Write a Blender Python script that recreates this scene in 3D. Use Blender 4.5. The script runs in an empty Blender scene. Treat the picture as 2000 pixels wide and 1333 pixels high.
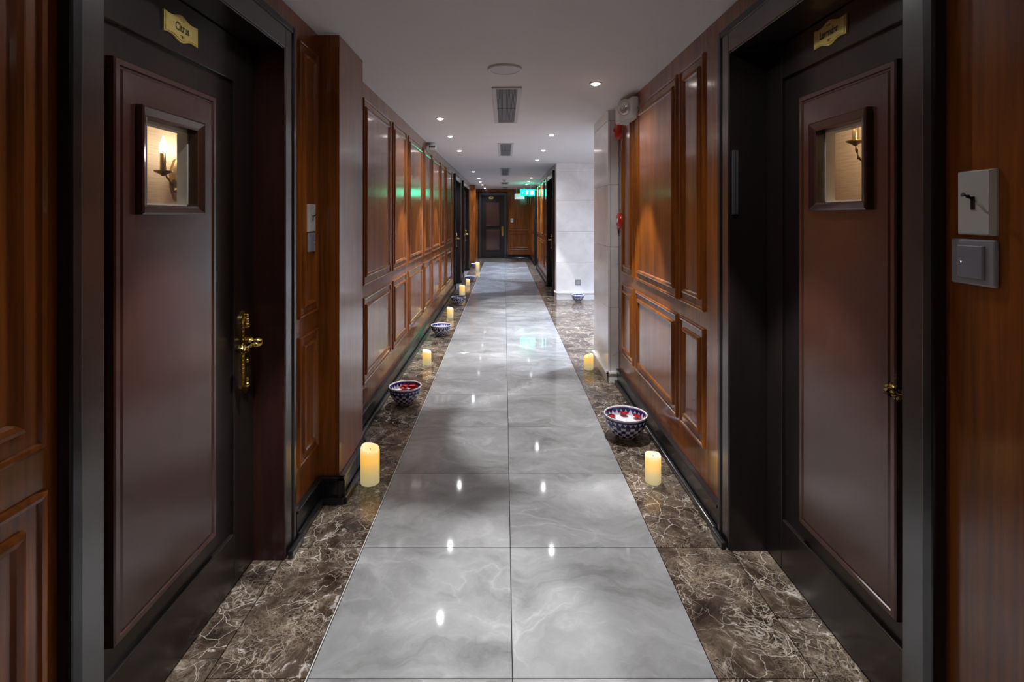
import bpy, bmesh, math, random
from mathutils import Vector, Matrix
random.seed(7)
sc = bpy.context.scene
COL = sc.collection

# ------------------------------------------------------------------ camera, world, exposure
CAMH = 1.355
cd = bpy.data.cameras.new('camera')
cam = bpy.data.objects.new('camera', cd)
COL.objects.link(cam)
cam.location = (0, 0, CAMH)
cam.rotation_euler = (math.pi / 2, 0, 0)
cd.sensor_width = 36
cd.lens = 36 * 1009 / 2000
cd.shift_x = (1000 - 985) / 2000
cd.shift_y = -(666.5 - 422) / 2000
cd.clip_start = 0.02
sc.camera = cam
w = bpy.data.worlds.new('world')
sc.world = w
w.use_nodes = True
w.node_tree.nodes['Background'].inputs[0].default_value = (0.03, 0.03, 0.035, 1)
vs = sc.view_settings
vs.view_transform = 'Standard'
vs.look = 'None'
vs.gamma = 1
vs.use_curve_mapping = False
vs.exposure = 0.0
sc.cycles.use_denoising = True
sc.cycles.max_bounces = 8
sc.cycles.diffuse_bounces = 4
sc.cycles.glossy_bounces = 3
sc.cycles.use_adaptive_sampling = True
sc.cycles.adaptive_threshold = 0.06
sc.cycles.adaptive_min_samples = 20

SPOT_W = 160.0                      # one ceiling downlight
WARM = (0.98, 0.98, 1.0)
COOL = (0.69, 0.79, 1.0)

# ------------------------------------------------------------------ main dimensions (metres)
CEIL = 2.215
XL1, XL2 = -0.885, -0.905          # left wall near / beyond the pilaster
XR = 0.93                          # right wall
XRF = 0.84                         # right wall beyond the lobby
YEND = 16.5
YBACK = -3.4
LOB0, LOB1, LOBX = 4.86, 8.35, 4.2 # lobby opening on the right

# ------------------------------------------------------------------ materials
MATS = {}
class NT:
    def __init__(s, name):
        s.m = bpy.data.materials.new(name); s.m.use_nodes = True
        s.t = s.m.node_tree; s.n = s.t.nodes; s.b = s.n['Principled BSDF']
        MATS[name] = s.m
    def node(s, typ, **kw):
        n = s.n.new(typ)
        for k, v in kw.items(): setattr(n, k, v)
        return n
    def link(s, a, b): s.t.links.new(a, b)
    def set(s, **kw):
        for k, v in kw.items():
            s.b.inputs[k.replace('_', ' ')].default_value = v
    def math(s, op, a, b=None, clamp=False):
        n = s.node('ShaderNodeMath', operation=op, use_clamp=clamp)
        for i, x in enumerate((a, b)):
            if x is None: continue
            if isinstance(x, (int, float)): n.inputs[i].default_value = x
            else: s.link(x, n.inputs[i])
        return n.outputs[0]
    def ramp(s, fac, stops):
        r = s.node('ShaderNodeValToRGB')
        els = r.color_ramp.elements
        while len(els) < len(stops): els.new(0.5)
        for e, (p, c) in zip(els, stops):
            e.position = p; e.color = (*c, 1)
        s.link(fac, r.inputs[0]); return r.outputs[0]
    def mix(s, fac, a, b, typ='MIX'):
        n = s.node('ShaderNodeMix', data_type='RGBA', blend_type=typ)
        for i, x in ((0, fac), (6, a), (7, b)):
            if isinstance(x, (int, float)): n.inputs[i].default_value = x
            elif isinstance(x, tuple): n.inputs[i].default_value = (*x, 1)
            else: s.link(x, n.inputs[i])
        return n.outputs[2]
    def pos(s, scale=(1, 1, 1), rnd=0.0):
        g = s.node('ShaderNodeNewGeometry')
        mp = s.node('ShaderNodeMapping'); mp.inputs['Scale'].default_value = scale
        if rnd:
            oi = s.node('ShaderNodeObjectInfo')
            v = s.node('ShaderNodeVectorMath', operation='ADD')
            cb = s.node('ShaderNodeCombineXYZ')
            k = s.math('MULTIPLY', oi.outputs['Random'], rnd)
            s.link(k, cb.inputs[0]); s.link(s.math('MULTIPLY', k, 1.7), cb.inputs[1]); s.link(k, cb.inputs[2])
            s.link(g.outputs['Position'], v.inputs[0]); s.link(cb.outputs[0], v.inputs[1])
            s.link(v.outputs[0], mp.inputs[0])
        else:
            s.link(g.outputs['Position'], mp.inputs[0])
        return mp.outputs[0]
    def noise(s, vec, scale, detail=4, rough=0.5, dist=0.0):
        n = s.node('ShaderNodeTexNoise')
        n.inputs['Scale'].default_value = scale; n.inputs['Detail'].default_value = detail
        n.inputs['Roughness'].default_value = rough; n.inputs['Distortion'].default_value = dist
        s.link(vec, n.inputs['Vector']); return n.outputs[0]
    def col(s, c): s.link(c, s.b.inputs['Base Color'])
    def bump(s, h, strength=0.1, dist=0.002):
        b = s.node('ShaderNodeBump'); b.inputs['Strength'].default_value = strength
        b.inputs['Distance'].default_value = dist
        s.link(h, b.inputs['Height']); s.link(b.outputs[0], s.b.inputs['Normal'])

def m_plain(name, col, rough=0.5, metal=0.0, spec=0.5, coat=0.0, coatr=0.1):
    t = NT(name); t.set(Base_Color=(*col, 1), Roughness=rough, Metallic=metal, Specular_IOR_Level=spec,
                        Coat_Weight=coat, Coat_Roughness=coatr)
    return t.m
def m_wood(name, c0, c1, rough, coat, coatr, spec=0.5, cior=1.5, grain=0.0):
    t = NT(name)
    p = t.pos((1, 1, 0.045))
    n1 = t.noise(p, 55, 5, 0.6, 0.3); n2 = t.noise(t.pos((1, 1, 0.12)), 9, 3, 0.5, 0.6)
    f = t.math('ADD', t.math('MULTIPLY', n1, 0.55), t.math('MULTIPLY', n2, 0.5))
    c = t.ramp(f, [(0.33, c0), (0.72, c1)])
    t.col(c); t.set(Roughness=rough, Specular_IOR_Level=spec, Coat_Weight=coat, Coat_Roughness=coatr, Coat_IOR=cior)
    if grain:   # fine vertical grain relief under and in the lacquer
        b = t.node('ShaderNodeBump'); b.inputs['Strength'].default_value = grain; b.inputs['Distance'].default_value = 0.0006
        t.link(n1, b.inputs['Height']); t.link(b.outputs[0], t.b.inputs['Normal']); t.link(b.outputs[0], t.b.inputs['Coat Normal'])
    return t.m
m_wood('mahogany', (0.095, 0.024, 0.004), (0.37, 0.106, 0.009), 0.40, 1.0, 0.13, 0.22, 1.47, 0.55)
m_wood('dark_panel_wood', (0.030, 0.009, 0.007), (0.058, 0.018, 0.013), 0.5, 1.0, 0.19, 0.1, 1.9)
m_wood('ebony_wood', (0.010, 0.008, 0.008), (0.018, 0.012, 0.011), 0.45, 1.0, 0.20, 0.12, 1.45)
m_wood('jamb_wood', (0.022, 0.008, 0.007), (0.042, 0.014, 0.012), 0.45, 1.0, 0.2, 0.1, 1.45)
m_wood('casing_wood', (0.011, 0.009, 0.009), (0.020, 0.015, 0.014), 0.45, 1.0, 0.22, 0.15, 2.0)
m_wood('black_base', (0.008, 0.008, 0.010), (0.014, 0.013, 0.014), 0.35, 0.6, 0.12, 0.2)

def m_emperador(name):
    t = NT(name)
    p = t.pos((1, 1, 1), 9.0)
    def warp(vec, sc_, amt, det):
        nn = t.node('ShaderNodeTexNoise'); nn.inputs['Scale'].default_value = sc_; nn.inputs['Detail'].default_value = det
        t.link(vec, nn.inputs['Vector'])
        wv = t.node('ShaderNodeVectorMath', operation='SCALE'); t.link(nn.outputs['Color'], wv.inputs[0]); wv.inputs['Scale'].default_value = amt
        pv = t.node('ShaderNodeVectorMath', operation='ADD'); t.link(vec, pv.inputs[0]); t.link(wv.outputs[0], pv.inputs[1])
        return pv.outputs[0]
    P = warp(warp(p, 5, 0.20, 3), 40, 0.020, 4)
    base = t.ramp(t.noise(P, 8, 10, 0.72), [(0.33, (0.016, 0.011, 0.009)), (0.47, (0.052, 0.035, 0.025)), (0.57, (0.105, 0.076, 0.054)), (0.68, (0.24, 0.19, 0.14))])
    def veins(scale, w0, w1):
        v = t.node('ShaderNodeTexVoronoi', feature='DISTANCE_TO_EDGE'); v.inputs['Scale'].default_value = scale
        t.link(P, v.inputs['Vector'])
        return t.ramp(v.outputs['Distance'], [(w0, (1, 1, 1)), (w1, (0, 0, 0))])
    m1 = t.ramp(t.noise(P, 3.5, 5, 0.6), [(0.43, (0, 0, 0)), (0.57, (1, 1, 1))])
    m2 = t.ramp(t.noise(P, 6, 5, 0.6), [(0.46, (0, 0, 0)), (0.60, (1, 1, 1))])
    m3 = t.ramp(t.noise(p, 4.5, 5, 0.6), [(0.46, (0, 0, 0)), (0.62, (1, 1, 1))])
    v1 = t.math('MULTIPLY', veins(11, 0.001, 0.018), m1)
    v2 = t.math('MULTIPLY', veins(31, 0.002, 0.045), m2)
    v3 = t.math('MULTIPLY', veins(80, 0.01, 0.17), m3)
    def ridge(vec, sc_, wd, det=5):
        a = t.math('ABSOLUTE', t.math('SUBTRACT', t.noise(vec, sc_, det, 0.62), 0.5))
        return t.ramp(a, [(0.0, (1, 1, 1)), (wd, (0, 0, 0))])
    r1 = t.math('MULTIPLY', ridge(P, 7, 0.016), m2)
    r2 = t.math('MULTIPLY', ridge(p, 16, 0.030), m3)
    base = t.mix(t.math('MULTIPLY', r2, 0.55), base, (0.36, 0.29, 0.22))
    base = t.mix(t.math('MULTIPLY', r1, 0.75), base, (0.52, 0.45, 0.37))
    c = t.mix(t.math('MULTIPLY', v3, 0.45), base, (0.36, 0.29, 0.21))
    c = t.mix(t.math('MULTIPLY', v2, 0.75), c, (0.46, 0.38, 0.29))
    c = t.mix(t.math('MULTIPLY', v1, 0.9), c, (0.70, 0.63, 0.55))
    sp = t.ramp(t.noise(P, 16, 6, 0.7), [(0.62, (0, 0, 0)), (0.68, (1, 1, 1))])
    c = t.mix(t.math('MULTIPLY', sp, 0.75), c, (0.58, 0.55, 0.53))
    t.col(c); t.set(Roughness=0.13, Specular_IOR_Level=0.5)
    return t.m
m_emperador('brown_marble')

def m_grey(name):
    t = NT(name)
    p = t.pos((1, 1, 1), 13.0)
    nn = t.node('ShaderNodeTexNoise'); nn.inputs['Scale'].default_value = 1.9; nn.inputs['Detail'].default_value = 5
    t.link(p, nn.inputs['Vector'])
    wv = t.node('ShaderNodeVectorMath', operation='SCALE'); t.link(nn.outputs['Color'], wv.inputs[0]); wv.inputs['Scale'].default_value = 0.9
    pv = t.node('ShaderNodeVectorMath', operation='ADD'); t.link(p, pv.inputs[0]); t.link(wv.outputs[0], pv.inputs[1])
    mp = t.node('ShaderNodeMapping'); mp.inputs['Rotation'].default_value = (0, 0, 0.6); mp.inputs['Scale'].default_value = (1.0, 2.6, 1)
    t.link(pv.outputs[0], mp.inputs[0])
    P = mp.outputs[0]
    base = t.ramp(t.noise(P, 2.0, 10, 0.66), [(0.28, (0.150, 0.150, 0.147)), (0.46, (0.252, 0.252, 0.249)), (0.58, (0.30, 0.30, 0.30)), (0.74, (0.43, 0.43, 0.43))])
    v = t.node('ShaderNodeTexVoronoi', feature='DISTANCE_TO_EDGE'); v.inputs['Scale'].default_value = 1.7
    t.link(P, v.inputs['Vector'])
    ve = t.ramp(v.outputs['Distance'], [(0.0, (1, 1, 1)), (0.018, (0.35, 0.35, 0.35)), (0.07, (0, 0, 0))])
    mk = t.ramp(t.noise(P, 1.5, 4), [(0.45, (0, 0, 0)), (0.65, (1, 1, 1))])
    c = t.mix(t.math('MULTIPLY', t.math('MULTIPLY', ve, mk), 0.42), base, (0.50, 0.50, 0.495))
    t.col(c); t.set(Roughness=0.05, Specular_IOR_Level=0.15)
    return t.m
m_grey('grey_marble')

def m_white(name):
    t = NT(name)
    p = t.pos((1, 1, 1), 7.0)
    nn = t.noise(p, 3, 6, 0.6, 1.2)
    base = t.ramp(nn, [(0.3, (0.80, 0.785, 0.77)), (0.6, (0.90, 0.90, 0.90))])
    mp = t.node('ShaderNodeMapping'); mp.inputs['Rotation'].default_value = (0.3, 0.5, 0.2); mp.inputs['Scale'].default_value = (1, 1, 2.6)
    t.link(p, mp.inputs[0])
    st = t.ramp(t.noise(mp.outputs[0], 5, 6, 0.65, 0.8), [(0.64, (0, 0, 0)), (0.76, (1, 1, 1))])
    c = t.mix(t.math('MULTIPLY', st, 0.55), base, (0.38, 0.36, 0.37))
    t.col(c); t.set(Roughness=0.14)
    return t.m
m_white('white_marble')
m_plain('white_skirt', (0.78, 0.77, 0.74), 0.3)
m_plain('grout', (0.08, 0.075, 0.07), 0.8)
m_plain('light_grout', (0.55, 0.54, 0.52), 0.5)
t = NT('ceiling_paint'); t.col(t.ramp(t.noise(t.pos(), 2.0, 2), [(0.3, (0.80, 0.81, 0.83)), (0.7, (0.83, 0.84, 0.86))])); t.set(Roughness=0.75)
m_plain('white_plastic', (0.80, 0.80, 0.77), 0.35)
m_plain('cream_plastic', (0.60, 0.60, 0.55), 0.4)
m_plain('grey_plastic', (0.26, 0.27, 0.31), 0.32)
m_plain('grey_plastic_frame', (0.36, 0.36, 0.38), 0.3)
m_plain('black_plastic', (0.012, 0.012, 0.012), 0.3)
m_plain('vent_metal', (0.58, 0.58, 0.60), 0.4)
m_plain('vent_dark', (0.05, 0.05, 0.055), 0.7)
m_plain('vent_slat', (0.26, 0.26, 0.27), 0.5)
m_plain('chrome', (0.55, 0.55, 0.56), 0.25, 1.0)
m_plain('red_plastic', (0.55, 0.015, 0.01), 0.25)
m_plain('red_petal', (0.62, 0.008, 0.02), 0.5)
m_plain('water', (0.80, 0.82, 0.84), 0.05)
m_plain('wick', (0.02, 0.015, 0.01), 0.8)
t = NT('brass'); t.col(t.ramp(t.noise(t.pos(), 60, 3), [(0.3, (0.52, 0.36, 0.10)), (0.7, (0.72, 0.54, 0.20))])); t.set(Metallic=1.0, Roughness=0.22)
t = NT('plate_brass'); t.col(t.ramp(t.noise(t.pos((1, 1, 3)), 25, 3), [(0.3, (0.60, 0.47, 0.13)), (0.7, (0.72, 0.58, 0.20))])); t.set(Metallic=0.45, Roughness=0.36)
m_plain('plate_print', (0.05, 0.035, 0.012), 0.6)
m_plain('antique_brass', (0.34, 0.25, 0.12), 0.3, 0.9)
m_plain('clear_lens', (0.70, 0.70, 0.73), 0.10, 0.5)
t = NT('grasscloth')
c = t.ramp(t.noise(t.pos((1, 1, 30)), 12, 4, 0.6), [(0.3, (0.42, 0.32, 0.21)), (0.7, (0.60, 0.49, 0.35))]); t.col(c); t.set(Roughness=0.7)
m_plain('cream_trim', (0.74, 0.68, 0.58), 0.4)

def m_emit(name, col, st, base=(0.5, 0.5, 0.5)):
    t = NT(name); t.set(Base_Color=(*base, 1), Emission_Color=(*col, 1), Emission_Strength=st, Roughness=0.4); return t.m
m_emit('lamp_lens', (1.0, 0.95, 0.86), 14)
m_emit('lamp_lens_cool', (0.90, 0.92, 1.0), 14)
m_emit('flame_bulb', (1.0, 0.86, 0.68), 40)
m_emit('sign_green', (0.0, 0.80, 0.40), 9, (0.0, 0.3, 0.15))
m_emit('sign_glow', (0.30, 1.0, 0.75), 5, (0.5, 0.8, 0.7))
m_emit('sign_white', (0.62, 0.72, 0.66), 0.35, (0.6, 0.65, 0.6))
m_emit('led_dot', (0.8, 0.8, 1.0), 1.0)

t = NT('candle_wax')     # flameless candle lit from inside: glow strongest a third below the rim
tc = t.node('ShaderNodeTexCoord'); sx = t.node('ShaderNodeSeparateXYZ'); t.link(tc.outputs['Generated'], sx.inputs[0])
ec = t.ramp(sx.outputs[2], [(0.0, (0.62, 0.55, 0.30)), (0.35, (0.75, 0.54, 0.19)), (0.60, (0.95, 0.48, 0.07)), (0.80, (1.0, 0.52, 0.09)), (0.95, (1.0, 0.74, 0.36))])
t.link(ec, t.b.inputs['Emission Color'])
es = t.ramp(sx.outputs[2], [(0.0, (0.55,) * 3), (0.35, (0.68,) * 3), (0.65, (0.95,) * 3), (0.95, (1.0,) * 3)])
t.link(es, t.b.inputs['Emission Strength'])
t.set(Base_Color=(0.60, 0.53, 0.36, 1), Roughness=0.45)

def m_bowl(name, inside):
    t = NT(name)
    uv = t.node('ShaderNodeUVMap'); s_ = t.node('ShaderNodeSeparateXYZ'); t.link(uv.outputs[0], s_.inputs[0])
    u, v = s_.outputs[0], s_.outputs[1]
    white, blue = (0.72, 0.72, 0.76), (0.018, 0.020, 0.16)
    # zigzag band under the rim
    N = 26
    fr = t.math('FRACT', t.math('MULTIPLY', u, N))
    tri = t.math('MULTIPLY', t.math('ABSOLUTE', t.math('SUBTRACT', fr, 0.5)), 2.0)
    if inside:
        z = t.math('DIVIDE', t.math('SUBTRACT', v, 0.66), 0.22)
        tw = t.math('LESS_THAN', t.math('ADD', tri, z), 1.0)
        up = t.math('GREATER_THAN', v, 0.66)
        isw = t.math('MAXIMUM', t.math('LESS_THAN', v, 0.66), t.math('MULTIPLY', tw, up))
        isw = t.math('MAXIMUM', isw, t.math('GREATER_THAN', v, 0.96))
        low = t.math('MULTIPLY', t.math('LESS_THAN', v, 0.60), t.math('GREATER_THAN', v, 0.52))
        isw = t.math('SUBTRACT', isw, t.math('MULTIPLY', low, 0.0))
    else:
        z = t.math('MULTIPLY', t.math('DIVIDE', t.math('SUBTRACT', v, 0.74), 0.13), 0.75)
        tw = t.math('MULTIPLY', t.math('LESS_THAN', tri, z), t.math('LESS_THAN', v, 0.87))
        tw = t.math('MULTIPLY', tw, t.math('GREATER_THAN', v, 0.74))
        fu = t.math('FLOOR', t.math('MULTIPLY', u, 28)); fv = t.math('FLOOR', t.math('MULTIPLY', v, 7.2))
        par = t.math('MODULO', t.math('ADD', fu, fv), 2)
        ck = t.math('MULTIPLY', t.math('GREATER_THAN', par, 0.5), t.math('LESS_THAN', v, 0.69))
        isw = t.math('MAXIMUM', tw, ck)
        isw = t.math('MAXIMUM', isw, t.math('GREATER_THAN', v, 0.95))
        isw = t.math('MAXIMUM', isw, t.math('LESS_THAN', v, 0.05))
    t.col(t.mix(isw, blue, white)); t.set(Roughness=0.14, Coat_Weight=0.4)
    return t.m
m_bowl('bowl_outside', False); m_bowl('bowl_inside', True)
m_plain('bowl_rim', (0.78, 0.77, 0.80), 0.15)

t = NT('pane_glass')
tr = t.node('ShaderNodeBsdfTransparent'); gl = t.node('ShaderNodeBsdfGlossy'); gl.inputs['Roughness'].default_value = 0.02
mx = t.node('ShaderNodeMixShader'); mx.inputs[0].default_value = 0.05; t.link(tr.outputs[0], mx.inputs[1]); t.link(gl.outputs[0], mx.inputs[2])
t.link(mx.outputs[0], t.n['Material Output'].inputs['Surface'])

# ------------------------------------------------------------------ mesh helpers
def frame(kind, w0):
    """(u, n, z) -> world: u along the wall, n out of it into the corridor"""
    if kind == 'L': return lambda u, n, z: Vector((w0 + n, u, z))
    if kind == 'R': return lambda u, n, z: Vector((w0 - n, u, z))
    if kind == 'E': return lambda u, n, z: Vector((u, w0 - n, z))     # faces the camera
    if kind == 'B': return lambda u, n, z: Vector((u, w0 + n, z))     # faces away from the camera
    if kind == 'W': return lambda u, n, z: Vector((u, n, z))          # plain world axes
FW = frame('W', 0)
def empty(name, loc=(0, 0, 0)):
    o = bpy.data.objects.new(name, None); COL.objects.link(o); o.location = loc; o.empty_display_size = 0.1
    return o
def tag(o, label, cat, group=None, kind=None):
    o['label'] = label; o['category'] = cat
    if group: o['group'] = group
    if kind: o['kind'] = kind
    return o
def rootloc(o):
    v = Vector(o.location)
    while o.parent: o = o.parent; v += Vector(o.location)
    return v
class MB:
    def __init__(s, F=FW): s.bm = bmesh.new(); s.F = F
    def box(s, u0, u1, n0, n1, z0, z1, bev=0.0, seg=1):
        F = s.F; b = bmesh.new()
        vs = [b.verts.new(F(u, n, z)) for u in (u0, u1) for n in (n0, n1) for z in (z0, z1)]
        for f in ((0, 1, 3, 2), (4, 6, 7, 5), (0, 4, 5, 1), (2, 3, 7, 6), (0, 2, 6, 4), (1, 5, 7, 3)):
            b.faces.new([vs[i] for i in f])
        bmesh.ops.recalc_face_normals(b, faces=b.faces)
        if bev: bmesh.ops.bevel(b, geom=list(b.edges), offset=bev, segments=seg, affect='EDGES', profile=0.5)
        s.merge(b); return s
    def merge(s, b):
        me = bpy.data.meshes.new('tmp'); b.to_mesh(me); b.free(); s.bm.from_mesh(me); bpy.data.meshes.remove(me)
    def rings(s, rects, cap_first=False, cap_last=True):
        """rects: list of (u0,u1,z0,z1,n) rings joined one to the next"""
        F = s.F; bm = s.bm; prev = None; fs = []
        for (u0, u1, z0, z1, n) in rects:
            r = [bm.verts.new(F(*p)) for p in ((u0, n, z0), (u1, n, z0), (u1, n, z1), (u0, n, z1))]
            if prev:
                for i in range(4):
                    fs.append(bm.faces.new((prev[i], prev[(i + 1) % 4], r[(i + 1) % 4], r[i])))
            elif cap_first: fs.append(bm.faces.new(r[::-1]))
            prev = r
        if cap_last: fs.append(bm.faces.new(prev))
        # a flat outward-facing test: last ring faces +n
        a, b_, c = [v.co for v in prev[:3]]
        nrm = (b_ - a).cross(c - b_); out = F(0, 1, 0) - F(0, 0, 0)
        if nrm.dot(out) < 0:
            for f in fs: f.normal_flip()
        return s
    def profile(s, u0, u1, z0, z1, prof, cap=True):
        return s.rings([(u0 + i, u1 - i, z0 + i, z1 - i, n) for i, n in prof], cap_last=cap)
    def lathe(s, prof, c=(0, 0, 0), seg=32, axis='z', uvv=None, cap0=False, cap1=False):
        bm = s.bm; c = Vector(c); rows = []
        uvl = bm.loops.layers.uv.verify() if uvv else None
        for (r, h) in prof:
            row = []
            for k in range(seg):
                a = 2 * math.pi * k / seg
                if axis == 'z': p = Vector((r * math.cos(a), r * math.sin(a), h))
                elif axis == 'x': p = Vector((h, r * math.cos(a), r * math.sin(a)))
                else: p = Vector((r * math.cos(a), h, r * math.sin(a)))
                row.append(bm.verts.new(c + p))
            rows.append(row)
        for i in range(len(rows) - 1):
            for k in range(seg):
                f = bm.faces.new((rows[i][k], rows[i][(k + 1) % seg], rows[i + 1][(k + 1) % seg], rows[i + 1][k]))
                f.smooth = True
                if uvl:
                    uu = (k / seg, (k + 1) / seg, (k + 1) / seg, k / seg); vv = (uvv[i], uvv[i], uvv[i + 1], uvv[i + 1])
                    for l, a_, b_ in zip(f.loops, uu, vv): l[uvl].uv = (a_, b_)
        if cap0: bm.faces.new(rows[0][::-1])
        if cap1: bm.faces.new(rows[-1])
        return s
    def tube(s, pts, r, seg=8):
        bm = s.bm; pts = [Vector(p) for p in pts]; rows = []
        rs = r if isinstance(r, (list, tuple)) else [r] * len(pts)
        up = Vector((0.123, 0.2, 0.97)).normalized()
        for i, p in enumerate(pts):
            d = (pts[min(i + 1, len(pts) - 1)] - pts[max(i - 1, 0)]).normalized()
            a = d.cross(up)
            if a.length < 0.05: a = d.cross(Vector((1, 0, 0)))
            a.normalize(); b = d.cross(a).normalized(); up = b if abs(b.dot(up)) > 0.3 else up
            rows.append([bm.verts.new(p + rs[i] * (math.cos(t_) * a + math.sin(t_) * b)) for t_ in [2 * math.pi * k / seg for k in range(seg)]])
        for i in range(len(rows) - 1):
            for k in range(seg):
                bm.faces.new((rows[i][k], rows[i][(k + 1) % seg], rows[i + 1][(k + 1) % seg], rows[i + 1][k])).smooth = True
        bm.faces.new(rows[0][::-1]); bm.faces.new(rows[-1])
        return s
    def ball(s, c, r, sc_=(1, 1, 1), seg=12):
        b = bmesh.new(); bmesh.ops.create_uvsphere(b, u_segments=seg, v_segments=max(6, seg // 2 + 2), radius=r)
        for v in b.verts: v.co = Vector((v.co.x * sc_[0], v.co.y * sc_[1], v.co.z * sc_[2])) + Vector(c)
        for f in b.faces: f.smooth = True
        s.merge(b); return s
    def poly(s, pts, n0, n1):
        """outline in (u,z) extruded from n0 to n1 in the frame"""
        bm = s.bm; F = s.F
        a = [bm.verts.new(F(u, n0, z)) for u, z in pts]; b = [bm.verts.new(F(u, n1, z)) for u, z in pts]
        fs = [bm.faces.new(b), bm.faces.new(a[::-1])]
        k = len(pts)
        for i in range(k): fs.append(bm.faces.new((a[i], a[(i + 1) % k], b[(i + 1) % k], b[i])))
        bmesh.ops.recalc_face_normals(bm, faces=fs)
        return s
    def build(s, name, mat, parent=None, recalc=False, origin=None):
        if recalc: bmesh.ops.recalc_face_normals(s.bm, faces=s.bm.faces)
        off = rootloc(parent) if parent else Vector((0, 0, 0))
        loc = Vector((0, 0, 0))
        if origin is not None: loc = Vector(origin) - off
        bmesh.ops.translate(s.bm, verts=s.bm.verts, vec=-(off + loc))
        me = bpy.data.meshes.new(name); s.bm.to_mesh(me); s.bm.free()
        mats = mat if isinstance(mat, (list, tuple)) else [mat]
        for m in mats: me.materials.append(MATS[m])
        o = bpy.data.objects.new(name, me); COL.objects.link(o); o.location = loc
        if parent: o.parent = parent
        return o
def part(name, mat, parent, F, *boxes, bev=0.0, seg=1):
    m = MB(F)
    for b in boxes: m.box(*b, bev=bev, seg=seg)
    return m.build(name, mat, parent)

PANEL = [(0, 0.0), (0.002, 0.009), (0.008, 0.012), (0.015, 0.010), (0.018, 0.004), (0.050, 0.004),
         (0.052, 0.013), (0.060, 0.017), (0.070, 0.013), (0.076, 0.006), (0.080, 0.006)]
def wood_panel(parent, F, u0, u1, z0, z1, mat='mahogany'):
    k = min(1.0, (u1 - u0) / 0.26)
    MB(F).profile(u0, u1, z0, z1, [(i * k, n) for i, n in PANEL]).build('wood_panel', mat, parent)
ZU = (0.908, 2.115); ZL = (0.272, 0.830)
def panel_pair(parent, F, u0, u1):
    wood_panel(parent, F, u0, u1, *ZU); wood_panel(parent, F, u0, u1, *ZL)

# ------------------------------------------------------------------ floor
floor = empty('floor', (0, 0, 0)); tag(floor, 'polished grey marble walkway with dark brown marble borders', 'floor', kind='structure')
part('floor_bed', 'grout', floor, FW, (-1.35, LOBX, YBACK, YEND + 0.2, -0.08, -0.012))
def tile_mesh(wx, wy, mat, name):
    b = MB(); b.box(-wx / 2, wx / 2, -wy / 2, wy / 2, -0.012, 0.0, bev=0.0009)
    me = bpy.data.meshes.new(name); b.bm.to_mesh(me); b.bm.free(); me.materials.append(MATS[mat]); return me
TILES = {}
def tile(x0, x1, y0, y1, mat, name):
    g = 0.0012
    key = (round(x1 - x0, 4), round(y1 - y0, 4), mat)
    if key not in TILES: TILES[key] = tile_mesh(key[0] - 2 * g, key[1] - 2 * g, mat, name)
    o = bpy.data.objects.new(name, TILES[key]); COL.objects.link(o); o.parent = floor
    o.location = ((x0 + x1) / 2, (y0 + y1) / 2, 0)
SX0, SXM, SX1 = -0.576, 0.024, 0.624
J0 = 1.512
ys = [J0 + 0.6 * k for k in range(-8, 23)] + [15.2]
for a, b in zip(ys[:-1], ys[1:]):
    if b - a < 0.05: continue
    for x0, x1 in ((SX0, SXM), (SXM, SX1)):
        tile(x0, x1, a, b, 'grey_marble', 'grey_tile')
    xr = 0.93 if (b <= LOB0 + 0.1 or a >= LOB1 - 0.2) else None
    tile(-0.872, SX0 - 0.006, a, b, 'brown_marble', 'marble_tile')
    if xr: tile(SX1, 0.918, a, b, 'brown_marble', 'marble_tile')
for k in range(3): tile(-0.9 + 0.6 * k, -0.3 + 0.6 * k, 15.2, 16.5, 'brown_marble', 'marble_tile')
part('edge_strip', 'light_grout', floor, FW, (SX0 - 0.005, SX0 - 0.001, -3, 15.2, -0.011, 0.0002))
# lobby tiles
yl = [ys[i] for i in range(len(ys)) if LOB0 - 0.6 < ys[i] < LOB1 + 0.6]
for a, b in zip(yl[:-1], yl[1:]):
    if b <= LOB0 + 0.1: continue
    if a >= LOB1 - 0.2: continue
    for k in range(6): tile(SX1 + 0.6 * k, SX1 + 0.6 * (k + 1), a, b, 'brown_marble', 'marble_tile')
# thresholds in the door recesses
for x0, x1, y0, y1 in ((-1.06, -0.873, 1.1, 1.58), (-1.06, -0.873, 1.58, 2.06), (0.919, 1.13, 1.15, 1.74), (0.919, 1.13, 1.74, 2.12)):
    tile(x0, x1, y0, y1, 'brown_marble', 'threshold_slab')

# ------------------------------------------------------------------ ceiling
m = MB(); m.box(-1.35, LOBX + 0.1, YBACK - 0.1, YEND + 0.2, CEIL, CEIL + 0.1)
tag(m.build('ceiling', 'ceiling_paint'), 'plain off-white painted corridor ceiling', 'ceiling', kind='structure')

# ------------------------------------------------------------------ walls
D1 = (1.118, 2.030); D2 = (1.183, 2.087)      # near door openings (left, right)
DZ = 2.012
FL1, FL2, FR, FRF = frame('L', XL1), frame('L', XL2), frame('R', XR), frame('R', XRF)
FE = frame('E', YEND)
wl = empty('wall_left', (XL1, 1.0, 0)); tag(wl, 'near left mahogany wall around the Citrus door', 'wall', kind='structure')
part('wall_board', 'mahogany', wl, FL1, (YBACK, D1[0] - 0.02, -0.13, 0, 0, CEIL), (D1[0] - 0.02, D1[1] + 0.02, -0.13, 0, DZ + 0.02, CEIL), (D1[1] + 0.02, 2.46, -0.13, 0, 0, CEIL))
panel_pair(wl, FL1, 0.42, 0.994); panel_pair(wl, FL1, -0.30, 0.33)
panel_pair(wl, FL1, 2.214, 2.440)
m = MB(); m.box(-1.02, -0.784, 2.455, 2.862, 0, CEIL, bev=0.002)
tag(m.build('trim_1', 'mahogany'), 'projecting mahogany pilaster past the Citrus door', 'pilaster', kind='structure')

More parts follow.
